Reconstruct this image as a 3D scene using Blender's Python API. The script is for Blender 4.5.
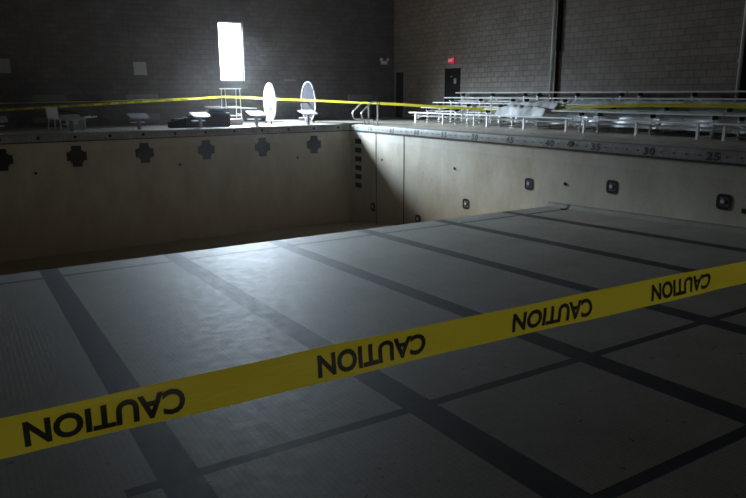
import bpy, bmesh, math, random
from mathutils import Vector, Matrix
random.seed(7)
for o in list(bpy.data.objects): bpy.data.objects.remove(o)
SC = bpy.context.scene
COL = SC.collection

# ------------------------------------------------------------------ camera
W, L, DZ = 13.80, 22.86, 0.24            # pool width, pool length, deck height (z=0: top of the pool tiling)
CAMP = (0.4495, -0.6643, 1.4454)
YAW, PITCH, ROLL, FPX = 0.5491, 0.2295, -0.0060, 669.5
fw = Vector((math.sin(YAW)*math.cos(PITCH), math.cos(YAW)*math.cos(PITCH), -math.sin(PITCH)))
rt = Vector((math.cos(YAW), -math.sin(YAW), 0)); up = rt.cross(fw)
r2 = math.cos(ROLL)*rt + math.sin(ROLL)*up; u2 = -math.sin(ROLL)*rt + math.cos(ROLL)*up
cd = bpy.data.cameras.new('camera'); cam = bpy.data.objects.new('camera', cd); COL.objects.link(cam)
m = Matrix((r2, u2, -fw)).transposed().to_4x4(); m.translation = Vector(CAMP); cam.matrix_world = m
cd.sensor_fit = 'HORIZONTAL'; cd.sensor_width = 36; cd.lens = FPX/746*36; cd.clip_start = 0.05; cd.clip_end = 200
SC.camera = cam

# ------------------------------------------------------------------ light: the daylight beyond the one open window
SKY_STRENGTH = 1100.0
GLOW_AZ = (-0.20, 0.98)      # compass direction of the brightest part of the sky outside
wd = bpy.data.worlds.new('daylight'); SC.world = wd; wd.use_nodes = True
nt = wd.node_tree; nt.nodes.clear()
tc = nt.nodes.new('ShaderNodeTexCoord')
def wmath(op, a, b_=0.0):
    n = nt.nodes.new('ShaderNodeMath'); n.operation = op
    for v, i in ((a, n.inputs[0]), (b_, n.inputs[1])):
        if isinstance(v, (int, float)): i.default_value = v
        else: nt.links.new(v, i)
    return n.outputs[0]
def wramp(v, stops):
    n = nt.nodes.new('ShaderNodeValToRGB'); nt.links.new(v, n.inputs[0]); e = n.color_ramp.elements
    while len(e) < len(stops): e.new(.5)
    for q, (p_, c_) in zip(e, stops): q.position = p_; q.color = (*c_, 1)
    return n.outputs[0]
sxyz = nt.nodes.new('ShaderNodeSeparateXYZ'); nt.links.new(tc.outputs['Generated'], sxyz.inputs[0])
hor = wmath('SQRT', wmath('ADD', wmath('MULTIPLY', sxyz.outputs[0], sxyz.outputs[0]), wmath('MULTIPLY', sxyz.outputs[1], sxyz.outputs[1])))
azd = wmath('DIVIDE', wmath('ADD', wmath('MULTIPLY', sxyz.outputs[0], GLOW_AZ[0]), wmath('MULTIPLY', sxyz.outputs[1], GLOW_AZ[1])), wmath('ADD', hor, 1e-4))
az = wramp(azd, [(.52, (.08, .10, .13)), (.93, (.71, .86, 1.0))])
el = wramp(wmath('ADD', wmath('MULTIPLY', sxyz.outputs[2], .5), .5), [(.45, (.03,)*3), (.565, (.055,)*3), (.65, (1,)*3), (.80, (1,)*3), (.84, (.08,)*3)])   # open sky up to an overhang, darker ground
wm = nt.nodes.new('ShaderNodeMix'); wm.data_type = 'RGBA'; wm.blend_type = 'MULTIPLY'; wm.inputs[0].default_value = 1
nt.links.new(az, wm.inputs[6]); nt.links.new(el, wm.inputs[7])
class cr: outputs = [wm.outputs[2]]
bg = nt.nodes.new('ShaderNodeBackground'); bg.inputs[1].default_value = SKY_STRENGTH
nt.links.new(cr.outputs[0], bg.inputs[0])
wo = nt.nodes.new('ShaderNodeOutputWorld'); nt.links.new(bg.outputs[0], wo.inputs[0])
WX0, WX1, WZ0, WZ1, YF, XR = 10.36, 11.42, 1.96, 4.40, 27.9, 19.2   # window opening, far wall plane, right wall plane
ld = bpy.data.lights.new('window_portal', 'AREA'); ld.shape = 'RECTANGLE'; ld.size = WX1-WX0; ld.size_y = WZ1-WZ0
ld.cycles.is_portal = True
lo = bpy.data.objects.new('window_portal', ld); COL.objects.link(lo)
lo.location = ((WX0+WX1)/2, YF+0.26, (WZ0+WZ1)/2); lo.rotation_euler = (-math.pi/2, 0, 0)
fd = bpy.data.lights.new('near_fill', 'AREA'); fd.shape = 'RECTANGLE'; fd.size = 17; fd.size_y = 2.2; fd.energy = 34; fd.color = (1.0, .84, .64)
fo = bpy.data.objects.new('near_fill', fd); COL.objects.link(fo)      # added warm fill high behind the camera, lifts the dim parts
fo.location = (6.5, -4.3, 6.0); fo.rotation_euler = (math.radians(72), 0, 0)
f2 = bpy.data.lights.new('tape_fill', 'AREA'); f2.shape = 'RECTANGLE'; f2.size = 4.0; f2.size_y = 1.6; f2.energy = 25; f2.color = (1.0, .92, .78)
f2o = bpy.data.objects.new('tape_fill', f2); COL.objects.link(f2o)   # added low fill behind the camera, brightens the near tape
f2o.location = (1.6, -4.3, 1.7); f2o.rotation_euler = (math.radians(90), 0, 0)
SC.view_settings.view_transform = 'Standard'; SC.view_settings.look = 'None'
SC.view_settings.exposure = 0.0; SC.view_settings.gamma = 1; SC.view_settings.use_curve_mapping = False

# ------------------------------------------------------------------ materials
MATS = {}
def mat(name, col, rough=0.6, metal=0.0, noise=0.0, nscale=3.0, col2=None, bump=0.0, bscale=40, emit=None, estr=0, spec=0.5, alpha=None):
    mt = bpy.data.materials.new(name); mt.use_nodes = True; t = mt.node_tree
    b = t.nodes['Principled BSDF']
    b.inputs['Base Color'].default_value = (*col, 1); b.inputs['Roughness'].default_value = rough
    b.inputs['Metallic'].default_value = metal; b.inputs['Specular IOR Level'].default_value = spec
    if noise or col2:
        tcn = t.nodes.new('ShaderNodeTexCoord'); n = t.nodes.new('ShaderNodeTexNoise')
        n.inputs['Scale'].default_value = nscale; n.inputs['Detail'].default_value = 6; n.inputs['Roughness'].default_value = .6
        t.links.new(tcn.outputs['Object'], n.inputs['Vector'])
        c = t.nodes.new('ShaderNodeValToRGB'); c.color_ramp.elements[0].position = .32; c.color_ramp.elements[1].position = .68
        d = col2 if col2 else tuple(x*(1-noise) for x in col)
        c.color_ramp.elements[0].color = (*d, 1); c.color_ramp.elements[1].color = (*col, 1)
        t.links.new(n.outputs['Fac'], c.inputs[0]); t.links.new(c.outputs[0], b.inputs['Base Color'])
    if bump:
        tcn = t.nodes.new('ShaderNodeTexCoord'); n = t.nodes.new('ShaderNodeTexNoise'); n.inputs['Scale'].default_value = bscale
        t.links.new(tcn.outputs['Object'], n.inputs['Vector'])
        bp = t.nodes.new('ShaderNodeBump'); bp.inputs['Strength'].default_value = bump; bp.inputs['Distance'].default_value = .01
        t.links.new(n.outputs['Fac'], bp.inputs['Height']); t.links.new(bp.outputs[0], b.inputs['Normal'])
    if emit: b.inputs['Emission Color'].default_value = (*emit, 1); b.inputs['Emission Strength'].default_value = estr
    MATS[name] = mt
    return mt

class G:
    """tiny node graph helper"""
    def __init__(s, name, rough=.5):
        s.m = bpy.data.materials.new(name); s.m.use_nodes = True; s.t = s.m.node_tree; s.b = s.t.nodes['Principled BSDF']
        s.b.inputs['Roughness'].default_value = rough
        tcn = s.t.nodes.new('ShaderNodeTexCoord'); s.obj = tcn.outputs['Object']
        sx = s.t.nodes.new('ShaderNodeSeparateXYZ'); s.t.links.new(s.obj, sx.inputs[0]); s.x, s.y, s.z = sx.outputs
    def plug(s, v, inp):
        if isinstance(v, (int, float)): inp.default_value = v
        elif isinstance(v, tuple): inp.default_value = (*v, 1) if len(v) == 3 and len(inp.default_value) == 4 else v
        else: s.t.links.new(v, inp)
    def math(s, op, a, b=0.0, c=None):
        n = s.t.nodes.new('ShaderNodeMath'); n.operation = op; s.plug(a, n.inputs[0]); s.plug(b, n.inputs[1])
        if c is not None: s.plug(c, n.inputs[2])
        return n.outputs[0]
    def vec(s, x, y, z):
        n = s.t.nodes.new('ShaderNodeCombineXYZ'); s.plug(x, n.inputs[0]); s.plug(y, n.inputs[1]); s.plug(z, n.inputs[2]); return n.outputs[0]
    def noise(s, v, scale, detail=5, rough=.6):
        n = s.t.nodes.new('ShaderNodeTexNoise'); s.plug(v, n.inputs['Vector']); n.inputs['Scale'].default_value = scale
        n.inputs['Detail'].default_value = detail; n.inputs['Roughness'].default_value = rough; return n.outputs['Fac']
    def mix(s, f, a, b, mode='MIX'):
        n = s.t.nodes.new('ShaderNodeMix'); n.data_type = 'RGBA'; n.blend_type = mode
        s.plug(f, n.inputs[0]); s.plug(a, n.inputs[6]); s.plug(b, n.inputs[7]); return n.outputs[2]
    def ramp(s, v, p0, p1, c0=(0, 0, 0), c1=(1, 1, 1)):
        n = s.t.nodes.new('ShaderNodeValToRGB'); s.plug(v, n.inputs[0]); e = n.color_ramp.elements
        e[0].position = p0; e[1].position = p1; e[0].color = (*c0, 1); e[1].color = (*c1, 1); return n.outputs[0]
    def brick(s, v, scale, bw, bh, mortar, c1, c2, cm, offset=.5):
        n = s.t.nodes.new('ShaderNodeTexBrick'); s.plug(v, n.inputs['Vector']); n.offset = offset; n.squash = 1
        n.inputs['Scale'].default_value = scale; n.inputs['Brick Width'].default_value = bw; n.inputs['Row Height'].default_value = bh
        n.inputs['Mortar Size'].default_value = mortar; n.inputs['Mortar Smooth'].default_value = .1
        s.plug(c1, n.inputs['Color1']); s.plug(c2, n.inputs['Color2']); s.plug(cm, n.inputs['Mortar']); return n.outputs[0], n.outputs[1]
    def bump(s, h, strength, dist=.01):
        n = s.t.nodes.new('ShaderNodeBump'); n.inputs['Strength'].default_value = strength; n.inputs['Distance'].default_value = dist
        s.plug(h, n.inputs['Height']); s.t.links.new(n.outputs[0], s.b.inputs['Normal'])
    def done(s, col, rough=None):
        s.plug(col, s.b.inputs['Base Color'])
        if rough is not None: s.plug(rough, s.b.inputs['Roughness'])
        return s.m

FA, FB, YB = 1.1423, 0.0343, 12.07        # shallow floor: z = -(FA + FB*y) up to the break at y = YB
# pool floor: one inch mosaic in off white with dark lane and cross stripes
g = G('pool floor mosaic', .36)
lane = g.math('FRACT', g.math('ADD', g.math('DIVIDE', g.math('SUBTRACT', g.x, 1.524), 2.1336), .5))
lane = g.math('LESS_THAN', g.math('ABSOLUTE', g.math('SUBTRACT', lane, .5)), .148/2.1336)
lane = g.math('MULTIPLY', lane, g.math('MULTIPLY', g.math('GREATER_THAN', g.x, .9), g.math('LESS_THAN', g.x, 12.6)))
def cross(y, x0):
    a = g.math('LESS_THAN', g.math('ABSOLUTE', g.math('SUBTRACT', g.y, y)), .058)
    return g.math('MULTIPLY', a, g.math('GREATER_THAN', g.x, x0))
stripe = g.math('MAXIMUM', g.math('MAXIMUM', lane, cross(11.36, .3)), g.math('MAXIMUM', cross(3.79, 1.14), cross(1.95, .3)))
stripe = g.math('MULTIPLY', stripe, g.math('LESS_THAN', g.y, YB+6))
bc, bf = g.brick(g.vec(g.x, g.y, 0.0), 1.0, .0508, .0254, .0018, (.225, .21, .175), (.192, .18, .15), (.115, .105, .09), 0.0)
dc, df = g.brick(g.vec(g.x, g.y, 0.0), 1.0, .0508, .0254, .0018, (.030, .029, .033), (.024, .024, .028), (.045, .042, .04), 0.0)
base = g.mix(stripe, bc, dc)
grime = g.ramp(g.noise(g.obj, .9, 8, .65), .3, .7, (.72, .69, .64), (1, 1, 1))
base = g.mix(1.0, base, grime, 'MULTIPLY')
deepm = g.ramp(g.math('MULTIPLY', g.y, .05), YB*.05, YB*.05+.06)
base = g.mix(g.math('MULTIPLY', deepm, .7), base, (.46, .33, .19))
specks = g.ramp(g.noise(g.obj, 14, 2, .5), .27, .30, (.35, .32, .28), (1, 1, 1))
base = g.mix(1.0, base, specks, 'MULTIPLY')
g.bump(g.math('SUBTRACT', 1.0, bf), .55, .003)
g.plug(g.math('SUBTRACT', .20, g.math('MULTIPLY', stripe, .08)), g.b.inputs['Specular IOR Level'])
M_FLOOR = g.done(base, g.ramp(g.noise(g.obj, 7, 6), .3, .7, (.56, .56, .56), (.64, .64, .64)))
# pool wall tile
def wall_tile(name, horiz):
    g = G(name, .45)
    h = g.x if horiz == 'x' else g.y
    bc, bf = g.brick(g.vec(h, g.z, 0.0), 1.0, .0508, .0254, .0015, (.60, .565, .475), (.545, .515, .435), (.42, .39, .33), 0.0)
    blot = g.ramp(g.noise(g.vec(g.math('MULTIPLY', h, 1.0), g.math('MULTIPLY', g.z, .5), 0.0), 1.3, 7, .62), .3, .72, (.70, .64, .54), (1, 1, 1))
    c = g.mix(1.0, bc, blot, 'MULTIPLY')
    band = g.math('GREATER_THAN', g.z, -.33)                      # slightly paler band under the rim
    c = g.mix(g.math('MULTIPLY', band, .18), c, (.60, .62, .60))
    low = g.ramp(g.math('ADD', g.math('MULTIPLY', g.z, -.25), g.math('MULTIPLY', g.noise(g.obj, .7, 4), .5)), .70, 1.2)      # unevenly browner towards the bottom
    c = g.mix(g.math('MULTIPLY', low, .55), c, (.44, .31, .17))
    g.bump(g.math('SUBTRACT', 1.0, bf), .3, .003)
    return g.done(c)
M_WX, M_WY = wall_tile('pool wall tile across', 'x'), wall_tile('pool wall tile along', 'y')
# painted concrete block walls
def block(name, horiz, c1, c2, cm):
    g = G(name, .5)
    h = g.x if horiz == 'x' else g.y
    bc, bf = g.brick(g.vec(h, g.z, 0.0), 1.0, .4064, .2032, .011, c1, c2, cm)
    n = g.ramp(g.noise(g.obj, .8, 8, .65), .28, .75, (.62, .58, .54), (1, 1, 1))
    c = g.mix(1.0, bc, n, 'MULTIPLY')
    n2 = g.ramp(g.noise(g.obj, 5.0, 4, .6), .3, .7, (.82, .8, .78), (1, 1, 1))
    c = g.mix(1.0, c, n2, 'MULTIPLY')
    hgt = g.math('ADD', g.math('MULTIPLY', g.math('SUBTRACT', 1.0, bf), 1.0), g.math('MULTIPLY', g.noise(g.obj, 2.4, 3), .9))
    g.bump(hgt, .8, .012)
    return g.done(c)
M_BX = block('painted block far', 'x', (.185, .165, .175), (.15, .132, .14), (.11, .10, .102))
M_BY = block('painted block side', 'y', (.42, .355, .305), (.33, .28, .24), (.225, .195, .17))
g = G('deck tile', .34)
bc, bf = g.brick(g.vec(g.x, g.y, 0.0), 1.0, .0508, .0508, .003, (.72, .66, .57), (.64, .59, .51), (.40, .37, .32), 0.0)
c = g.mix(1.0, bc, g.ramp(g.noise(g.obj, 1.1, 7), .3, .7, (.62, .58, .52), (1, 1, 1)), 'MULTIPLY')
g.b.inputs['Specular IOR Level'].default_value = .4
M_DECK = g.done(c, g.ramp(g.noise(g.obj, 1.7, 5), .3, .7, (.26, .26, .26), (.5, .5, .5)))
g = G('coping tile', .6)
bc, bf = g.brick(g.vec(g.math('ADD', g.x, g.y), g.z, 0.0), 1.0, .152, .5, .004, (.40, .41, .40), (.35, .36, .355), (.2, .2, .19), 0.0)
c = g.mix(1.0, bc, g.ramp(g.noise(g.obj, 2.1, 7), .3, .7, (.62, .6, .56), (1, 1, 1)), 'MULTIPLY')
g.b.inputs['Specular IOR Level'].default_value = .25
M_COPE = g.done(c)
M_BLACK = mat('black tile', (.026, .022, .019), .8, spec=.15)
M_CROSS = mat('dark cross tile', (.022, .019, .019), .6, spec=.3, noise=.3, nscale=20)
M_GROOVE = mat('dark joint and shadow gap', (.05, .047, .04), .8)
M_NUM = mat('black number paint', (.03, .03, .032), .5)
M_RUST = mat('rust stain', (.24, .11, .04), .8, col2=(.08, .05, .035), nscale=30)
M_ALU = mat('aluminium plank', (.95, .96, .96), .5, .0, noise=.10, nscale=6)
M_ALUD = mat('aluminium frame', (.86, .87, .88), .45, .15)
M_DARKMET = mat('dark bracket', (.035, .035, .04), .5, .3)
M_STEEL = mat('stainless steel', (.72, .72, .70), .38, .8)
M_WHITE = mat('white plastic', (.80, .80, .80), .4, noise=.1, nscale=8)
M_DISC = mat('white painted disc', (.50, .51, .52), .6, noise=.3, nscale=2.5)
M_GREYP = mat('grey plastic', (.05, .05, .055), .6, spec=.3)
M_GRIT = mat('starting block top', (.48, .48, .47), .6, noise=.25, nscale=12)
M_BOXM = mat('dark maroon box', (.045, .030, .036), .8, spec=.15, noise=.3, nscale=9)
M_NAVY = mat('navy blue vinyl', (.03, .045, .085), .45)
M_SHEET = mat('pale plastic sheet', (.76, .84, .88), .35, noise=.15, nscale=5)
M_SHEETW = mat('white plastic sheet', (.93, .95, .95), .4, noise=.08, nscale=7)
M_DOOR = mat('dark brown door', (.02, .016, .015), .8, spec=.15)
M_FRAME = mat('grey door frame', (.34, .33, .33), .5)
M_PAPER = mat('sign paper', (.42, .40, .42), .7, noise=.15, nscale=15)
M_PANEL = mat('wall panel', (.20, .19, .205), .6)
M_PIPE = mat('pale pipe', (.88, .88, .86), .35)
M_PIPED = mat('black pipe', (.010, .010, .011), 1.0, spec=0)
M_RED = mat('red exit sign', (.35, .01, .02), .5, emit=(1, .03, .07), estr=.28)
M_EXITL = mat('exit letters', (.9, .5, .5), .5, emit=(1, .35, .38), estr=.5)
M_WINF = mat('window frame', (.45, .45, .46), .5)
M_LENS = mat('light lens', (.50, .53, .53), .5)
M_CEIL = mat('ceiling', (.16, .15, .14), .9)
g = G('caution tape', .34)
c = g.mix(g.ramp(g.noise(g.vec(g.math('MULTIPLY', g.x, .4), g.y, g.z), 6, 5), .3, .7), (.86, .74, .04), (.95, .84, .06))
g.b.inputs['Transmission Weight'].default_value = 0
crs = g.noise(g.vec(g.math('MULTIPLY', g.x, 1.6), g.math('MULTIPLY', g.z, 14.0), g.y), 2.2, 3)
g.bump(crs, .35, .01)
M_TAPE = g.done(c)
# thin film is slightly see-through: mix in translucency
tt = g.t; tr = tt.nodes.new('ShaderNodeBsdfTranslucent'); tr.inputs[0].default_value = (1.0, .88, .08, 1)
mx = tt.nodes.new('ShaderNodeMixShader'); mx.inputs[0].default_value = .45
tt.links.new(g.b.outputs[0], mx.inputs[1]); tt.links.new(tr.outputs[0], mx.inputs[2])
tt.links.new(mx.outputs[0], [n for n in tt.nodes if n.type == 'OUTPUT_MATERIAL'][0].inputs[0])
M_INK = mat('black ink', (.012, .012, .010), .45)
gp = bpy.data.materials.new('window glass'); gp.use_nodes = True; t = gp.node_tree; t.nodes.clear()
a = t.nodes.new('ShaderNodeBsdfTransparent'); b_ = t.nodes.new('ShaderNodeBsdfGlossy'); b_.inputs['Roughness'].default_value = .05
x_ = t.nodes.new('ShaderNodeMixShader'); x_.inputs[0].default_value = .06; o_ = t.nodes.new('ShaderNodeOutputMaterial')
t.links.new(a.outputs[0], x_.inputs[1]); t.links.new(b_.outputs[0], x_.inputs[2]); t.links.new(x_.outputs[0], o_.inputs[0])
M_GLASS = gp

# ------------------------------------------------------------------ mesh helpers
class MB:
    def __init__(s): s.v = []; s.f = []; s.smooth = []
    def add(s, vs, fs, sm=False):
        n = len(s.v); s.v += [tuple(v) for v in vs]; s.f += [tuple(i+n for i in f) for f in fs]; s.smooth += [sm]*len(fs); return s
    def box(s, x0, x1, y0, y1, z0, z1, M=None):
        vs = [Vector((x, y, z)) for x in (x0, x1) for y in (y0, y1) for z in (z0, z1)]
        if M: vs = [M @ v for v in vs]
        return s.add(vs, [(0, 1, 3, 2), (4, 6, 7, 5), (0, 4, 5, 1), (2, 3, 7, 6), (0, 2, 6, 4), (1, 5, 7, 3)])
    def tube(s, pts, r, n=10, closed=False):
        pts = [Vector(p) for p in pts]; rings = []
        prev = None
        for i, p in enumerate(pts):
            a = pts[i-1] if i > 0 or closed else p; b = pts[(i+1) % len(pts)] if i < len(pts)-1 or closed else p
            t = (b-a).normalized()
            if prev is None:
                q = Vector((0, 0, 1)) if abs(t.z) < .9 else Vector((1, 0, 0)); e1 = t.cross(q).normalized()
            else: e1 = (prev - t*prev.dot(t)).normalized()
            prev = e1; e2 = t.cross(e1)
            rings.append([p + (e1*math.cos(2*math.pi*k/n)+e2*math.sin(2*math.pi*k/n))*r for k in range(n)])
        vs = [v for R in rings for v in R]; fs = []
        m = len(rings)
        for i in range(m if closed else m-1):
            j = (i+1) % m
            for k in range(n): fs.append((i*n+k, i*n+(k+1) % n, j*n+(k+1) % n, j*n+k))
        if not closed: fs += [tuple(range(n-1, -1, -1)), tuple((m-1)*n+k for k in range(n))]
        return s.add(vs, fs, True)
    def disc(s, c, ax, r, th, n=32, r_in=0.0):
        c = Vector(c); ax = Vector(ax).normalized(); q = Vector((0, 0, 1)) if abs(ax.z) < .9 else Vector((1, 0, 0))
        e1 = ax.cross(q).normalized(); e2 = ax.cross(e1)
        P = lambda R, h: [c + ax*h + (e1*math.cos(2*math.pi*k/n)+e2*math.sin(2*math.pi*k/n))*R for k in range(n)]
        if r_in <= 0:
            vs = P(r, -th/2) + P(r, th/2)
            fs = [(k, (k+1) % n, n+(k+1) % n, n+k) for k in range(n)] + [tuple(range(n-1, -1, -1)), tuple(n+k for k in range(n))]
        else:
            vs = P(r, -th/2) + P(r, th/2) + P(r_in, th/2) + P(r_in, -th/2); fs = []
            for q_ in range(4):
                for k in range(n): fs.append((q_*n+k, q_*n+(k+1) % n, ((q_+1) % 4)*n+(k+1) % n, ((q_+1) % 4)*n+k))
        return s.add(vs, fs)
    def build(s, name, material, parent=None, bevel=0.0):
        me = bpy.data.meshes.new(name); me.from_pydata(s.v, [], s.f); me.update()
        bm = bmesh.new(); bm.from_mesh(me); bmesh.ops.recalc_face_normals(bm, faces=bm.faces); bm.to_mesh(me); bm.free()
        for p, q in zip(me.polygons, s.smooth): p.use_smooth = q
        me.materials.append(material)
        o = bpy.data.objects.new(name, me); COL.objects.link(o)
        if parent: o.parent = parent
        if bevel:
            md = o.modifiers.new('bevel', 'BEVEL'); md.width = bevel; md.segments = 2; md.limit_method = 'ANGLE'
        return o
def thing(name, label, cat, loc=(0, 0, 0), rz=0, group=None):
    o = bpy.data.objects.new(name, None); COL.objects.link(o); o.location = loc; o.rotation_euler = (0, 0, rz)
    o.empty_display_size = .1
    return tag(o, label, cat, group)
def tag(o, label, cat, group=None, kind=None):
    o['label'] = label; o['category'] = cat
    if group: o['group'] = group
    if kind: o['kind'] = kind
    return o
def struct(o, label=None, cat=None):
    o['kind'] = 'structure'
    if label: o['label'] = label
    if cat: o['category'] = cat
    return o
def dup(root, label, loc, rz=0):
    r = root.copy(); COL.objects.link(r); r.location = loc; r.rotation_euler = (0, 0, rz); r['label'] = label
    for ch in list(root.children):
        c = ch.copy(); COL.objects.link(c); c.parent = r
        for q in ch.children:
            d = q.copy(); COL.objects.link(d); d.parent = c
    return r
def text_mesh(txt, size, offset=0.0, space=1.0):
    """returns verts, faces of flat lettering centred on the origin, cap height = size"""
    cu = bpy.data.curves.new('t', 'FONT'); cu.body = txt; cu.size = 1; cu.offset = offset; cu.space_character = space; cu.resolution_u = 4
    ob = bpy.data.objects.new('t', cu); COL.objects.link(ob); bpy.context.view_layer.update()
    me = bpy.data.meshes.new_from_object(ob.evaluated_get(bpy.context.evaluated_depsgraph_get()))
    vs = [v.co.copy() for v in me.vertices]; fs = [tuple(p.vertices) for p in me.polygons]
    bpy.data.objects.remove(ob); bpy.data.meshes.remove(me)
    x0, x1 = min(v.x for v in vs), max(v.x for v in vs); y0, y1 = min(v.y for v in vs), max(v.y for v in vs)
    k = size/(y1-y0)
    return [((v.x-(x0+x1)/2)*k, (v.y-(y0+y1)/2)*k) for v in vs], fs, (x1-x0)*k

# ------------------------------------------------------------------ room shell
XL, YN, ZC = -6.0, -4.5, 7.6
floor_z = lambda y: -(FA+FB*y) if y <= YB else (-(FA+FB*YB) - (y-YB)*(3.05-1.556)/(16.8-YB) if y <= 16.8 else -3.05 - (y-16.8)*.62/(L-16.8))
ys = [0, YB, 16.8, L]
b = MB()
for y0, y1 in zip(ys, ys[1:]):
    n = len(b.v); b.add([(0, y0, floor_z(y0)), (W, y0, floor_z(y0)), (W, y1, floor_z(y1)), (0, y1, floor_z(y1))], [(0, 1, 2, 3)])
fl = struct(b.build('floor', M_FLOOR), 'tiled pool floor with dark lane stripes, shallow shelf then deep end', 'pool floor')
# rounded foot where the floor meets the right wall
b = MB()
R = .12
for y0, y1 in ((0, YB),):
    arc = [(W-R+R*math.sin(a), R-R*math.cos(a)) for a in [math.pi/2*i/8 for i in range(9)]]
    vs = [(x, y, floor_z(y)+z+.001) for y in (y0, y1+.02) for x, z in arc] + [(W, y1+.02, floor_z(y1))]
    b.add(vs, [(i, i+1, i+10, i+9) for i in range(8)] + [tuple(range(9, 18))+(18,)])
struct(b.build('trim_1', M_FLOOR), 'rounded tile foot between shallow floor and right pool wall', 'cove')

def wall_holes(axis, pos, u0, u1, zb, zt, holes, depth):
    """vertical wall with pockets; axis 'y': plane x=pos, u is y; the pockets go to +x"""
    us = sorted({u0, u1, *[h[0] for h in holes], *[h[1] for h in holes]}); zs = sorted({zb, zt, *[h[2] for h in holes], *[h[3] for h in holes]})
    b = MB()
    P = (lambda u, z, d=0: (pos+d, u, z)) if axis == 'y' else (lambda u, z, d=0: (u, pos+d, z))
    for i in range(len(us)-1):
        for j in range(len(zs)-1):
            uc, zc = (us[i]+us[i+1])/2, (zs[j]+zs[j+1])/2
            if any(h[0] < uc < h[1] and h[2] < zc < h[3] for h in holes): continue
            b.add([P(us[i], zs[j]), P(us[i+1], zs[j]), P(us[i+1], zs[j+1]), P(us[i], zs[j+1])], [(0, 1, 2, 3)])
    for h in holes:
        a = [P(h[0], h[2]), P(h[1], h[2]), P(h[1], h[3]), P(h[0], h[3])]; c = [P(h[0], h[2], depth), P(h[1], h[2], depth), P(h[1], h[3], depth), P(h[0], h[3], depth)]
        fs = [(0, 1, 5, 4), (1, 2, 6, 5), (2, 3, 7, 6), (3, 0, 4, 7)]
        if depth_closed[0]: fs.append((4, 5, 6, 7))
        b.add(a+c, fs)
    return b
depth_closed = [True]
steps = [(21.98, 22.5, -.31-.345*k-.20, -.31-.345*k) for k in range(6)]
pwr = struct(wall_holes('y', W, 0, L, -3.9, 0, steps, .14).build('wall_right_pool', M_WY), 'right tiled pool wall with ladder recesses near the far corner', 'pool wall')
for k, h in enumerate(steps):
    bb = MB().box(W+.02, W+.138, h[0]+.002, h[1]-.002, h[2]+.001, h[3]-.001)
    bb.build('pocket_shade_fill', M_BLACK, pwr)  # dark block put in each pocket to deepen its recess shade
for y in (20.89, 19.02):
    MB().box(W-.006, W+.01, y-.025, y+.025, -3.6, -.005).build('expansion_joint', M_GROOVE, pwr)
pwf = struct(MB().add([(0, L, -3.9), (W, L, -3.9), (W, L, 0), (0, L, 0)], [(0, 1, 2, 3)]).build('wall_far_pool', M_WX), 'far tiled pool wall with dark cross targets', 'pool wall')
struct(MB().add([(0, 0, -3.9), (0, L, -3.9), (0, L, 0), (0, 0, 0)], [(0, 1, 2, 3)]).build('wall_left_pool', M_WY), 'left tiled pool wall', 'pool wall')
struct(MB().add([(0, 0, -3.9), (W, 0, -3.9), (W, 0, 0), (0, 0, 0)], [(0, 1, 2, 3)]).build('wall_near_pool', M_WX), 'near tiled pool wall', 'pool wall')
LX = [1.524+2.1336*k for k in range(6)]
for x in LX:                                                      # the lane targets: stepped crosses of dark tile
    b = MB()
    cz, hw, hh, a = -.50, .30, .335, .15
    out = [(-a, hh), (a, hh), (a, a+.03), (hw, a-.01), (hw, -a+.01), (a, -a-.03), (a, -hh), (-a, -hh), (-a, -a-.03), (-hw, -a+.01), (-hw, a-.01), (-a, a+.03)]
    out = [(-a, hh), (a, hh), (a, .19), (a+.05, .19), (a+.05, .14), (hw, .14), (hw, -.14), (a+.05, -.14), (a+.05, -.19), (a, -.19), (a, -hh),
           (-a, -hh), (-a, -.19), (-a-.05, -.19), (-a-.05, -.14), (-hw, -.14), (-hw, .14), (-a-.05, .14), (-a-.05, .19), (-a, .19)]
    n = len(out)
    b.add([(x+p, L-.006, cz+q) for p, q in out]+[(x+p, L+.004, cz+q) for p, q in out], [tuple(range(n))]+[(i, (i+1) % n, n+(i+1) % n, n+i) for i in range(n)])
    b.build('target_cross', M_CROSS, pwf)
def hole_cap(parent, c, ax, r=.045):
    b = MB().disc(c, ax, r, .012, 14); b.disc((c[0]-ax[0]*.012, c[1]-ax[1]*.012, c[2]), ax, r*.5, .012, 10)
    return b.build('rope_anchor', M_BLACK, parent)
for y, z in ((11.54, -.90), (20.47, -.99), (16.16, -.92)): hole_cap(pwr, (W-.004, y, z), (1, 0, 0))
for x in (2.41, 6.96, 11.47): hole_cap(pwf, (x, L-.004, -.97), (0, 1, 0))
MB().box(W-.012, W+.01, 6.55, 6.84, -.98, -.88).build('wall_slot', M_BLACK, pwr)

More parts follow.
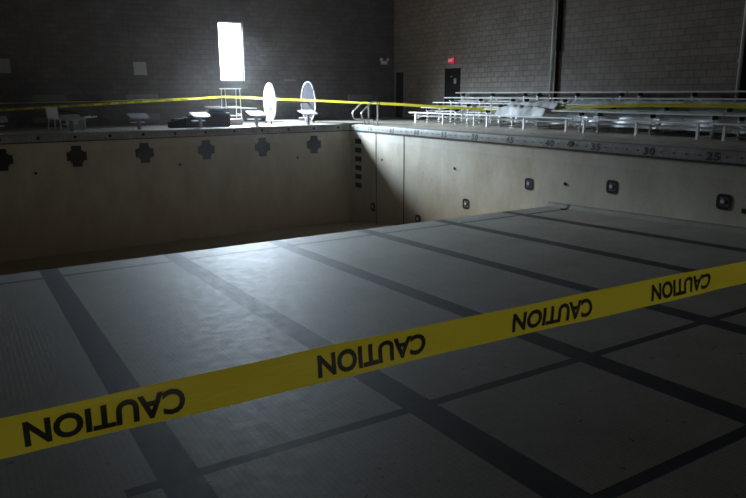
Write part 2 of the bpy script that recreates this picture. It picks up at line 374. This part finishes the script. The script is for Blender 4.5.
# deck ring with the coping in front of it
b = MB()
for x0, x1, y0, y1 in ((XL, 0, YN, YF), (W, XR, YN, YF), (0, W, YN, 0), (0, W, L, YF)):
    x0_, x1_, y0_, y1_ = x0, x1, y0, y1
    if x1 == 0: x1_ = -.22
    if x0 == W: x0_ = W+.22
    if y1 == 0: y1_ = -.22; x0_, x1_ = -.22, W+.22
    if y0 == L: y0_ = L+.22; x0_, x1_ = -.22, W+.22
    b.box(x0_, x1_, y0_, y1_, DZ-.25, DZ)
struct(b.build('floor_deck', M_DECK), 'beige tiled deck around the empty pool', 'pool deck')
prof = [(.30, -.02), (.02, -.02), (-.03, 0.0), (-.033, .03), (-.028, .13), (-.020, .215), (.0, .24), (.03, .247), (.22, .246), (.30, .235)]
def coping(name, p, q, out, lab):
    p, q, out = Vector(p), Vector(q), Vector(out); n = len(prof)
    vs = []
    dirv = (q-p).normalized()
    for base, s in ((p, -1), (q, 1)):
        for d, z in prof: vs.append(tuple(base + out*d + dirv*s*d + Vector((0, 0, z))))
    fs = [(i, (i+1) % n, n+(i+1) % n, n+i) for i in range(n)]
    b = MB().add(vs, fs, True)
    o = b.build(name, M_COPE); struct(o, lab, 'coping'); return o
c_r = coping('trim_2', (W, 0, 0), (W, L, 0), (1, 0, 0), 'grey tiled coping on the right pool edge with black distance numbers')
c_f = coping('trim_3', (W, L, 0), (0, L, 0), (0, 1, 0), 'grey tiled coping on the far pool edge')
coping('trim_4', (0, L, 0), (0, 0, 0), (-1, 0, 0), 'grey tiled coping on the left pool edge')
coping('trim_5', (0, 0, 0), (W, 0, 0), (0, -1, 0), 'grey tiled coping on the near pool edge')
MB().box(W-.022, W, 0, L, -.035, -.001).build('gutter_shadow_strip', M_GROOVE, c_r)  # dark strips stand in for the shadow gap under the coping lip
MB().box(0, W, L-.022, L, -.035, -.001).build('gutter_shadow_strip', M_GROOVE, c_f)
# face of the coping as a function of height: numbers lie on its sloping nose
def nose(z):
    for (d0, z0), (d1, z1) in zip(prof[2:], prof[3:]):
        if z0 <= z <= z1: return d0+(d1-d0)*(z-z0)/(z1-z0)
    return .12
ft = .3048
for nft in range(20, 75, 5):
    vs, fs, w = text_mesh(str(nft), .175, .045, 1.2)
    yc = nft*ft - .06
    P = [(W+nose(.118+v)-.0035, yc-u*1.25, .118+v) for u, v in vs]
    b = MB().add(P, fs); b.build('distance_number', M_NUM, c_r)
b = MB()
for k in range(17, 75):
    if k % 5 == 0: continue
    y = k*ft-.06; b.box(W-.034, W-.020, y-.018, y+.018, .10, .135)
b.build('foot_mark', M_NUM, c_r)
for k in range(12):
    x = LX[0] + 1.0668*k
    MB().disc((x, L-.034, .115), (0, 1, 0), .048, .014, 14).build('scupper', M_BLACK, c_f)
b = MB().disc((W-.031, 11.42, .14), (1, 0, 0), .075, .014, 16); b.build('rust_stain', M_RUST, c_r)

# room walls, ceiling
struct(MB().box(XL, XR, YN, YF, ZC, ZC+.2).build('ceiling', M_CEIL))
depth_closed[0] = False
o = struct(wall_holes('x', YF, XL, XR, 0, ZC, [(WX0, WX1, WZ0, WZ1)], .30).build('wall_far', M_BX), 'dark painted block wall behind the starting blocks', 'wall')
b = MB(); 
for h in ((XL, WX0, 0, ZC), (WX1, XR, 0, ZC), (WX0, WX1, 0, WZ0), (WX0, WX1, WZ1, ZC)): b.box(h[0], h[1], YF+.02, YF+.30, h[2], h[3])
struct(b.build('wall_far_core', M_BX))
o['kind'] = 'structure'
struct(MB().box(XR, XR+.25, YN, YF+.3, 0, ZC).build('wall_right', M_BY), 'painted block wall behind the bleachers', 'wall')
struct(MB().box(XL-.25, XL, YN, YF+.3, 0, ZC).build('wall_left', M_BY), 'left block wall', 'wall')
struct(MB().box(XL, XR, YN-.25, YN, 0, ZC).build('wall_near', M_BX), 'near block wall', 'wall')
wf = MB()
for x0, x1, z0, z1 in ((WX0, WX0+.05, WZ0, WZ1), (WX1-.05, WX1, WZ0, WZ1), (WX0+.05, WX1-.05, WZ0, WZ0+.05), (WX0+.05, WX1-.05, WZ1-.05, WZ1)):
    wf.box(x0, x1, YF+.12, YF+.18, z0, z1)
win = struct(wf.build('window_1', M_WINF), 'tall narrow window blazing with white daylight in the far wall', 'window')
MB().box(WX0+.05, WX1-.05, YF+.148, YF+.152, WZ0+.05, WZ1-.05).build('window_pane', M_GLASS, win)

# doors on the right wall
def door(name, y0, y1, zt, lab, fm, fw_=.05):
    f = MB(); f.box(XR-.035, XR, y0, y0+fw_, DZ, zt); f.box(XR-.035, XR, y1-fw_, y1, DZ, zt); f.box(XR-.035, XR, y0+fw_, y1-fw_, zt-fw_, zt)
    d = struct(f.build(name, fm), lab, 'door')
    MB().box(XR-.02, XR, y0+fw_, y1-fw_, DZ+.01, zt-fw_).build('door_leaf', M_DOOR, d)
    MB().box(XR-.06, XR-.02, y0+fw_+.06, y0+fw_+.12, 1.2, 1.3).build('door_handle', M_DARKMET, d)
    return d
d1 = door('door_1', 22.70, 23.75, 2.45, 'dark exit door below the red exit sign', M_DOOR)
MB().box(XR-.026, XR-.019, 22.95, 23.12, 1.80, 2.02).build('door_notice', M_PAPER, d1)
MB().box(XR-.026, XR-.019, 23.22, 23.36, 2.08, 2.14).build('door_notice', M_PANEL, d1)
door('door_2', 26.98, 27.72, 2.44, 'dark door with thin grey frame in the far right corner', M_FRAME, .035)

# exit sign
e = thing('exit_sign', 'glowing red exit sign above the dark door', 'sign', (XR, 23.27, 2.67))
MB().box(-.07, 0, -.20, .20, 0, .24).build('sign_housing', M_RED, e, .01)
vs, fs, w = text_mesh('EXIT', .13, .015)
MB().add([(-.073, -u, .12+v) for u, v in vs], fs).build('exit_lettering', M_EXITL, e)
# emergency light on the far wall
e = thing('emergency_light', 'small white twin head emergency light high on the far wall near the corner', 'light', (18.6, YF, 2.78))
MB().box(-.17, .17, -.08, 0, 0, .16).build('light_housing', M_WHITE, e, .012)
for s in (-1, 1):
    MB().disc((s*.19, -.09, .22), (s*.4, -1, 0), .075, .09, 16).build('lamp_head', M_WHITE, e)

# paper signs and faint panels on the far wall
def wallbox(name, x0, x1, z0, z1, m, lab, cat, th=.02, group=None):
    o = MB().box(-(x1-x0)/2, (x1-x0)/2, -th, 0, 0, z1-z0).build(name, m); o.location = ((x0+x1)/2, YF, z0)
    return tag(o, lab, cat, group)
wallbox('notice_sign', 6.78, 7.28, 2.19, 2.69, M_PAPER, 'square pale notice on the far wall left of the bright window', 'sign')
wallbox('notice_sign', 1.90, 2.42, 2.22, 2.72, M_PAPER, 'square pale notice at the left end of the far wall', 'sign')
wallbox('wall_panel', 6.40, 7.65, 1.22, 1.43, M_PANEL, 'faint horizontal panel below the pale notice left of the window', 'panel', .05)
wallbox('wall_panel', 6.45, 7.66, .40, .66, M_PANEL, 'faint low panel behind the third starting block from left', 'panel', .05)
wallbox('wall_panel', 3.02, 4.17, 1.20, 1.43, M_PANEL, 'faint horizontal panel above the white heap at far left', 'panel', .05)
wallbox('wall_panel', 2.94, 3.81, .40, .60, M_PANEL, 'faint low panel behind the white heap at far left', 'panel', .05)
wallbox('wall_panel', 16.58, 17.92, 1.10, 1.36, M_PANEL, 'faint horizontal panel behind the pool grab rails', 'panel', .05)
wallbox('wall_panel', 13.3, 13.85, 1.96, 2.06, M_PANEL, 'small pale vent on the far wall above the dark disc', 'panel', .04)

# thin haze volume added to stand in for lens glow around the window
hz = bpy.data.materials.new('thin haze'); hz.use_nodes = True; t = hz.node_tree; t.nodes.clear()
vs_ = t.nodes.new('ShaderNodeVolumeScatter'); vs_.inputs['Density'].default_value = .0007; vs_.inputs['Anisotropy'].default_value = .78
vo = t.nodes.new('ShaderNodeOutputMaterial'); t.links.new(vs_.outputs[0], vo.inputs['Volume'])
hb = MB().box(XL-.4, XR+.4, YN-.4, YF+.45, -4.1, ZC+.4).build('haze', hz); hb['kind'] = 'stuff'; tag(hb, 'thin added haze standing in for lens glow around the bright window', 'haze')

# pipes on the right wall
p = thing('wall_pipe', 'pale vertical pipe with dark pipe beside it on the block wall', 'pipe', (XR-.10, 17.25, DZ))
MB().tube([(-.04, .05, 0), (-.04, .05, ZC-DZ)], .065, 12).build('pale_pipe', M_PIPE, p)
MB().tube([(.03, -.12, 0), (.03, -.12, ZC-DZ)], .05, 12).build('dark_pipe', M_PIPED, p)
MB().box(0, .09, -.22, -.06, 2.62, ZC-DZ).build('pipe_chase', M_PIPED, p)
p = thing('wall_pipe', 'pale vertical pipe on the block wall at the right edge', 'pipe', (XR-.08, 10.36, DZ))
MB().tube([(0, 0, 0), (0, 0, ZC-DZ)], .05, 12).build('pale_pipe', M_PIPE, p)
MB().box(-.03, .08, -.30, -.08, 0, ZC-DZ).build('pipe_chase', M_PIPED, p)
MB().disc((0, 0, 2.0), (0, 0, 1), .075, .08, 14).build('pipe_coupling', M_WHITE, p)

# ------------------------------------------------------------------ bleachers
ROWX = [0, .6, 1.2, 1.8, 2.4]; ROWZ = [.43, .62, .81, 1.0, 1.20]
BX = 16.42
bl = thing('bleacher', 'aluminium five row bleacher nearest the far wall, its left end in view', 'bleacher', (BX, 20.22, DZ), 0, 'aluminium bleachers along the right wall')
HL = 2.16
for k in range(5):
    MB().box(ROWX[k]-.12, ROWX[k]+.12, -HL, HL, ROWZ[k]-.045, ROWZ[k]).build('seat_plank', M_ALU, bl, .006)
    if k:
        MB().box(ROWX[k]-.46, ROWX[k]-.16, -HL, HL, ROWZ[k]-.37, ROWZ[k]-.32).build('foot_plank', M_ALU, bl, .006)
for yy in (-1.83, 0, 1.83):
    for k in range(5):
        MB().box(ROWX[k]-.03, ROWX[k]+.03, yy-.03, yy+.03, 0, ROWZ[k]-.045).build('leg', M_ALUD, bl)
    b = MB(); b.tube([(ROWX[0], yy, .06), (ROWX[4], yy, .06)], .022, 8); b.tube([(ROWX[0], yy+.03, .16), (ROWX[4], yy+.03, ROWZ[4]-.44)], .02, 8)
    b.build('base_rail', M_ALUD, bl)
    for k in (1, 2, 3, 4):
        MB().box(ROWX[k]-.10, ROWX[k]+.10, yy-.07, yy-.032, ROWZ[k]-.15, ROWZ[k]-.046).build('seat_bracket', M_DARKMET, bl)
b = MB(); b.tube([(2.43, -1.83, .1), (2.43, 0, ROWZ[4]-.15)], .018, 8); b.tube([(2.43, 1.83, .1), (2.43, 0, ROWZ[4]-.15)], .018, 8); b.build('cross_brace', M_ALUD, bl)
PIT = 4.36
dup(bl, 'aluminium bleacher in front of the pale wall pipe, with white sheeting on it', (BX, 20.22-PIT, DZ))
dup(bl, 'aluminium bleacher right of the pale pipe and left of the right hand one', (BX, 20.22-2*PIT, DZ))
dup(bl, 'aluminium bleacher cut off by the right edge of the view', (BX, 20.22-3*PIT, DZ))

# crumpled plastic sheeting on the bleachers
def sheet(name, m, lab, x0, x1, y0, y1, zf, amp, seed, nx=10, ny=70):
    rnd = random.Random(seed); ph = [rnd.uniform(0, 6.28) for _ in range(8)]
    vs = []; 
    for th in (0, -.012):
        for j in range(ny+1):
            for i in range(nx+1):
                u, v = i/nx, j/ny; x = x0+(x1-x0)*u; y = y0+(y1-y0)*v
                w = math.sin(y*7+ph[0]+u*2)*.3+abs(math.sin(y*8.5+ph[1]-u*5))*.5-.3+math.sin(y*3.1+ph[2]+u*7)*.4+abs(math.sin(y*14+u*9+ph[3]))*.35
                edge = min(1, 6*v, 6*(1-v))
                vs.append((x+.05*math.sin(y*5+ph[4]), y, zf(x, y)+amp*(1+w)*edge*(.4+.6*math.sin(math.pi*u)) + th))
    n = (nx+1)*(ny+1); fs = []
    for j in range(ny):
        for i in range(nx):
            a = j*(nx+1)+i; fs.append((a, a+1, a+nx+2, a+nx+1)); fs.append((n+a, n+a+nx+1, n+a+nx+2, n+a+1))
    rim = [i for i in range(nx+1)]+[j*(nx+1)+nx for j in range(1, ny+1)]+[ny*(nx+1)+i for i in range(nx-1, -1, -1)]+[j*(nx+1) for j in range(ny-1, 0, -1)]
    for a, c in zip(rim, rim[1:]+rim[:1]): fs.append((a, n+a, n+c, c))
    o = MB().add(vs, fs, True).build(name, m); return tag(o, lab, 'plastic sheet')
zrow = lambda k: DZ+ROWZ[k]
lean = lambda xa, za, xb, zb: (lambda x, y: DZ + za + (zb-za)*min(1, max(0, (x-xa)/(xb-xa))))
def drape(x, y):
    k = [(.28, .36), (.44, .635), (.74, .64), (.80, .60), (1.02, .83)]; u = x-BX
    for (a0, z0), (a1, z1) in zip(k, k[1:]):
        if u <= a1: break
    return DZ+.012+z0+(z1-z0)*min(1, max(0, (u-a0)/(a1-a0)))
sheet('plastic_sheet', M_SHEETW, 'bright white crumpled sheet heaped on the bleacher just left of the pale pipe', BX+.28, BX+1.02, 15.3, 17.6, drape, .06, 3, 26, 80)
def pw(k):
    def f(x, y):
        u = x-BX
        for (a0, z0), (a1, z1) in zip(k, k[1:]):
            if u <= a1: break
        return DZ+.012+z0+(z1-z0)*min(1, max(0, (u-a0)/(a1-a0)))
    return f
sheet('plastic_sheet', M_SHEET, 'pale blue crumpled sheet lying along the middle bleacher rows at right', BX+1.27, BX+1.60, 8.2, 15.2,
      pw([(1.27, .50), (1.33, .69), (1.60, .90)]), .03, 5, 14, 150)
sheet('plastic_sheet', M_SHEET, 'pale blue crumpled sheet lying low behind the second bleacher row', BX+.66, BX+1.02, 8.8, 17.0,
      pw([(.66, .14), (.735, .50), (1.02, .64)]), .03, 9, 14, 170)
# ------------------------------------------------------------------ starting blocks
YS = L+.48
sb = thing('starting_block', 'starting block with pale sloping top, rightmost, in front of dark disc', 'starting block', (LX[5], YS, DZ), 0, 'starting blocks along the far pool edge')
T = Matrix.Translation((0, 0, .45)) @ Matrix.Rotation(math.radians(13), 4, 'X')
MB().box(-.31, .31, -.30, .30, 0, .045, T).build('platform', M_GRIT, sb, .008)
MB().box(-.05, .05, -.07, .07, 0, .445).build('pedestal', M_PANEL, sb, .006)
MB().box(-.13, .13, -.15, .15, 0, .02).build('base_plate', M_ALUD, sb)
MB().box(-.22, .22, .10, .36, .24, .27).build('rear_step', M_WHITE, sb, .004)
b = MB().tube([(-.2, -.2, .40), (-.2, -.34, .40), (.2, -.34, .40), (.2, -.2, .40)], .014, 8); b.build('backstroke_bar', M_STEEL, sb)
SBL = {4: 'starting block with pale sloping top, just left of the white disc', 3: 'starting block standing in front of the dark maroon box',
       2: 'dim starting block, third from left, below the pale notice', 1: 'starting block in the dark with white plastic chairs heaped behind it', 0: 'starting block at the left edge of the view'}
for k, lb in SBL.items(): dup(sb, lb, (LX[k], YS, DZ))

# ------------------------------------------------------------------ lane rope reel with two round ends
rl = thing('rope_reel', 'lane rope reel with one white and one dark round end below the window', 'reel', (11.33, 25.0, DZ), math.radians(-4.5))
b = MB().disc((0, 0, .86), (1, 0, 0), .76, .05, 48); rd = b.build('white_disc', M_DISC, rl); rd['label'] = 'bright white round end'
b = MB(); b.box(-.030, .030, -.78, .78, .60, .615); b.box(-.030, .030, .0, .012, .62, 1.6); b.build('disc_seam', M_GREYP, rd)
b = MB().disc((1.65, 0, .86), (1, 0, 0), .75, .03, 48); dd = b.build('dark_disc', mat('dark painted disc', (.035, .035, .04), 1.0, spec=0), rl); dd['label'] = 'dark round end'
MB().disc((1.65, 0, .86), (1, 0, 0), .80, .05, 48, .788).build('disc_rim', M_ALUD, dd)
MB().tube([(0, 0, .86), (1.65, 0, .86)], .05, 12).build('axle', M_GREYP, rl)
b = MB()
for y in (-.3, .3): b.tube([(-.02, y, .10), (1.68, y, .10)], .025, 8)
b.build('base_frame', M_ALUD, rl)
for x in (-.08, 1.73):
    MB().tube([(x, -.3, .1), (x, 0, .9), (x, .3, .1)], .022, 8).build('stand', M_ALUD, rl)
    for y in (-.35, .35): MB().disc((x, y, .06), (1, 0, 0), .06, .04, 14).build('caster', M_GREYP, rl)

# ------------------------------------------------------------------ lifeguard stand, board, boxes
lg = thing('lifeguard_stand', 'thin metal frame stand under the bright window, caution tape tied to it', 'stand', (9.85, 25.4, DZ))
for x in (-.30, .30):
    MB().tube([(x, -.3, 0), (x, -.22, 1.38)], .016, 8).build('leg', M_STEEL, lg); MB().tube([(x, .3, 0), (x, .2, 1.38)], .016, 8).build('leg', M_STEEL, lg)
    MB().tube([(x, -.27, .40), (x, .27, .40)], .012, 8).build('side_rail', M_STEEL, lg)
MB().box(-.36, .36, -.26, .26, 1.37, 1.41).build('seat', M_WHITE, lg, .008)
b = MB()
for z in (.35, .7, 1.05): b.tube([(-.3, -.3+.08*z/1.38, z), (.3, -.3+.08*z/1.38, z)], .012, 8)
b.build('rungs', M_STEEL, lg)
bx = thing('storage_box', 'low dark maroon box lying behind the fourth starting block', 'box', (8.42, 24.25, DZ))
MB().box(-.85, .85, -.28, .28, 0, .36).build('box_body', M_BOXM, bx, .015); MB().box(-.60, .86, -.30, .30, .36, .43).build('box_lid', M_BOXM, bx, .01)
bx2 = thing('storage_box', 'small dark stepped box at the left end of the maroon box', 'box', (7.30, 24.2, DZ))
MB().box(-.25, .25, -.25, .25, 0, .22).build('box_body', M_GREYP, bx2, .015); MB().box(-.12, .25, -.22, .22, .22, .33).build('box_lid', M_GREYP, bx2, .01)
o = MB()
for k in range(3): o.box(-.36+.02*k, .36-.03*k, -.24, .24, .005+.075*k, .07+.075*k)
o = o.build('folded_mat', M_NAVY, None, .02); o.location = (8.95, 24.25, DZ+.43); tag(o, 'dark blue folded mat stack on the maroon box', 'mat')
o = MB().box(-.98, .98, -.16, .16, 0, .035).build('long_board', M_WHITE, None, .01); o.location = (9.43, 24.25, DZ+.665); o.rotation_euler = (0, math.radians(2.6), 0)
tag(o, 'long thin pale board resting on the blue mats', 'board')
o = MB().box(-.25, .25, -.14, .14, 0, .24).build('grey_carton', M_PANEL, None, .01); o.location = (9.78, 24.75, DZ+.0); tag(o, 'small grey carton right of the maroon box', 'box')

# heap of white plastic chairs behind the second starting block
def chair(lab, loc, rot):
    c = thing('plastic_chair', lab, 'chair', loc); c.rotation_euler = rot
    MB().box(-.22, .22, -.21, .21, .40, .43).build('seat', M_WHITE, c, .01)
    MB().box(-.20, .20, .18, .21, .45, .82, Matrix.Rotation(-.12, 4, 'X')).build('backrest', M_WHITE, c, .01)
    for sx in (-1, 1):
        for sy in (-1, 1): MB().tube([(sx*.19, sy*.18, .40), (sx*.23, sy*.22, 0)], .02, 8).build('leg', M_WHITE, c)
    return c
chair('white plastic chair standing in the dark at far left behind second starting block', (3.35, 24.15, DZ), (0, 0, .4))
chair('white plastic chair tipped onto its side right of the second starting block', (4.5, 24.2, DZ+.24), (0, -math.pi/2, .3))
o = MB().box(-.33, .33, -.03, .03, 0, .05, Matrix.Rotation(math.radians(10), 4, 'Y')).build('dark_bar', M_GREYP, None, .01); o.location = (3.66, 23.5, DZ+.62)
tag(o, 'short black bar lying across the top of the second starting block', 'bar')

# ------------------------------------------------------------------ grab rails at the recessed steps
def arc_pts(pts, r=.12, n=6):
    out = [Vector(pts[0])]
    for a, b_, c in zip(pts, pts[1:], pts[2:]):
        a, b_, c = Vector(a), Vector(b_), Vector(c); d1 = (a-b_); d2 = (c-b_); rr = min(r, d1.length*.49, d2.length*.49)
        p, q = b_+d1.normalized()*rr, b_+d2.normalized()*rr
        for i in range(n+1):
            t_ = i/n; out.append(p*(1-t_)**2+b_*2*t_*(1-t_)+q*t_*t_)
    out.append(Vector(pts[-1])); return out
gr = thing('grab_rail', 'curved steel grab rail at the pool corner, nearer and right of the pair', 'grab rail', (W+.42, 21.45, DZ), 0, 'pair of grab rails at the recessed pool steps')
P = arc_pts([(0, 0, 0), (0, 0, .86), (-.22, 0, .86), (-.36, 0, .78), (-.73, 0, .46), (-.66, 0, .21), (-.2, 0, .21), (-.18, 0, 0)], .11)
MB().tube(P, .03, 12).build('rail_tube', M_STEEL, gr)
for x in (0, -.18): MB().disc((x, 0, .012), (0, 0, 1), .055, .024, 16).build('escutcheon', M_STEEL, gr)
dup(gr, 'curved steel grab rail at the pool corner, farther and left of the pair', (W+.42, 22.12, DZ))

# ------------------------------------------------------------------ underwater lights on the right pool wall
ul = thing('underwater_light', 'round light niche of dark ring, topmost left of the near three', 'pool light', (W, 12.84, -1.05), 0, 'underwater lights in the right pool wall')
sq = []
for k in range(40):
    a = 2*math.pi*k/40; c_, s_ = math.cos(a), math.sin(a); q = .165/((abs(c_)**4+abs(s_)**4)**.25); sq.append((q*c_, q*s_))
b = MB(); n = 40
b.add([(-.008, p, q) for p, q in sq]+[(0, p, q) for p, q in sq]+[(-.008, p*.60, q*.60) for p, q in sq]+[(0, p*.60, q*.60) for p, q in sq],
      [(i, (i+1) % n, n+(i+1) % n, n+i) for i in range(n)]+[(i, (i+1) % n, 2*n+(i+1) % n, 2*n+i) for i in range(n)]+[(2*n+i, 2*n+(i+1) % n, 3*n+(i+1) % n, 3*n+i) for i in range(n)])
b.build('dark_surround', M_BLACK, ul)
MB().disc((-.004, 0, 0), (1, 0, 0), .098, .006, 24).build('niche_disc', M_GREYP, ul)
MB().disc((-.012, .030, .01), (1, 0, 0), .045, .012, 18).build('lens', M_LENS, ul)
for y, z, lb in ((10.055, -.813, 'round light niche below the number 35 on the coping'), (7.229, -.801, 'round light niche below the number 25 at the far right'),
                 (15.54, -1.978, 'round light niche low on the pool wall above the shallow floor edge'), (21.135, -2.859, 'dim light niche deep in shade left of the wall joints'),
                 (18.131, -2.88, 'light niche half hidden behind the shallow floor edge')):
    dup(ul, lb, (W, y, z))
o = thing('floor_drain', 'small dark drain fitting where cross stripe meets the right wall', 'drain', (W-.20, 11.36, floor_z(11.36)))
MB().disc((0, 0, .008), (0, 0, 1), .09, .014, 18).build('drain_ring', M_BLACK, o); MB().disc((0, 0, .02), (0, 0, 1), .05, .012, 12).build('drain_cap', M_GROOVE, o)

# ------------------------------------------------------------------ caution tape
HT = .0405
def ribbon(name, pts, lab, texts, parent=None, sub=60, twist=None, flip=True):
    """vertical ribbon of height 2*HT along pts; texts: list of distances along it for the word CAUTION"""
    pts = [Vector(p) for p in pts]; seg = [(b_-a).length for a, b_ in zip(pts, pts[1:])]; tot = sum(seg)
    def at(s):
        for (a, b_), l in zip(zip(pts, pts[1:]), seg):
            if s <= l or (a, b_) == (pts[-2], pts[-1]): return a.lerp(b_, s/l), (b_-a).normalized()
            s -= l
    def frame(s, v, d=0.0):
        p, t_ = at(min(max(s, 0), tot)); nrm = Vector((t_.y, -t_.x, 0)).normalized()
        if nrm.y > 0: nrm = -nrm
        tw = (twist(s) if twist else 0.0) + .05*math.sin(s*3.1)
        upv = Vector((0, 0, 1)); upv = upv - t_*upv.dot(t_); upv.normalize()
        u_ = upv*math.cos(tw)+nrm*math.sin(tw); nn = nrm*math.cos(tw)-upv*math.sin(tw)
        belly = .0035*math.sin(s*5.3+v*30)+.0015*math.sin(s*17+v*60)
        return p+u_*v+nn*(d+belly)+Vector((0, 0, .003*math.sin(s*2.2)))
    root = thing(name, lab, 'tape')
    vs = []; fs = []; nv = 6; ns = max(8, int(tot*sub))
    for i in range(ns+1):
        for j in range(nv+1): vs.append(tuple(frame(tot*i/ns, HT*(2*j/nv-1))))
    for i in range(ns):
        for j in range(nv): a = i*(nv+1)+j; fs.append((a, a+1, a+nv+2, a+nv+1))
    MB().add(vs, fs, True).build('tape_band', M_TAPE, root)
    for s0, sc in texts:
        V, F, w = text_mesh('CAUTION', .052, .034, 1.0)
        k = .285/w
        if len(F) < 400:
            bm = bmesh.new(); bv = [bm.verts.new((x, y, 0)) for x, y in V]
            for f in F:
                try: bm.faces.new([bv[i] for i in f])
                except ValueError: pass
            bmesh.ops.triangulate(bm, faces=bm.faces[:]); bmesh.ops.subdivide_edges(bm, edges=[e for e in bm.edges if e.calc_length() > .012], cuts=2)
            bm.verts.index_update(); V = [(v.co.x, v.co.y) for v in bm.verts]; F = [tuple(v.index for v in f.verts) for f in bm.faces]; bm.free()
        sg = -1 if flip else 1
        MB().add([tuple(frame(s0+sg*u*k, sg*v-.002, .0012)) for u, v in V], F).build('caution_word', M_INK, root)
    return root
A, B = Vector((.448, .586, .864)), Vector((2.615, .514, .860))
d = (B-A)/(B-A).x
x0, x1 = -2.0, 15.2
PA, PB = A+d*(x0-A.x), A+d*(x1-A.x)
PA.z = PB.z = .862
kx = (PB-PA).length/(x1-x0)
ribbon('caution_tape', [PA, PB], 'yellow caution tape stretched across the foreground, upside-down CAUTION lettering',
       [((x-x0)*kx, 1) for x in (-1.04, -.485, .070, .6265, 1.201, 1.7545, 2.289, 2.84, 3.4)])
for P_, lb in ((PA, 'dark metal post on the left deck holding the near caution tape'), (PB, 'dark metal post on the right deck holding the near caution tape')):
    st = thing('stanchion', lb, 'post', (P_.x, P_.y+.03, DZ), 0)
    MB().tube([(0, 0, 0), (0, 0, .72)], .022, 12).build('pole', M_GREYP, st); MB().disc((0, 0, .015), (0, 0, 1), .16, .03, 24).build('base', M_GREYP, st)
# far tape: from the left, tied to the lifeguard stand, past the grab rails, on to the bleachers
HT = .038
P0 = Vector((9.56, 25.07, 1.32))
ribbon('caution_tape', [(-5.9, 25.3, .72), (1.75, 25.2, .95), P0], 'far caution tape sagging from the stand towards the dark left side', [(6.6+.555*k, 1) for k in range(14)], sub=8, twist=lambda s: .5*math.sin(s*1.1))
ribbon('caution_tape', [(-5.9, 25.6, 1.15), (2.0, 25.6, 1.17), (5.2, 25.55, 1.20), (9.56, 25.20, 1.33)], 'thinner second tape just above the far tape at left', [], sub=8, twist=lambda s: 1.3)
ribbon('caution_tape', [P0, (14.3, 21.46, 1.04)], 'bright yellow far tape between the stand and the grab rails', [], sub=8, twist=lambda s: .3*math.sin(s*.9))
HT = .05
ribbon('caution_tape', [(14.3, 21.42, 1.04), (16.95, 18.45, .83), (17.45, 15.3, .925), (17.47, 11.9, 1.05), (17.47, 6.5, 1.05)], 'far tape running from the grab rails along the bleachers', [], sub=8, twist=lambda s: .15*math.sin(s*.7))
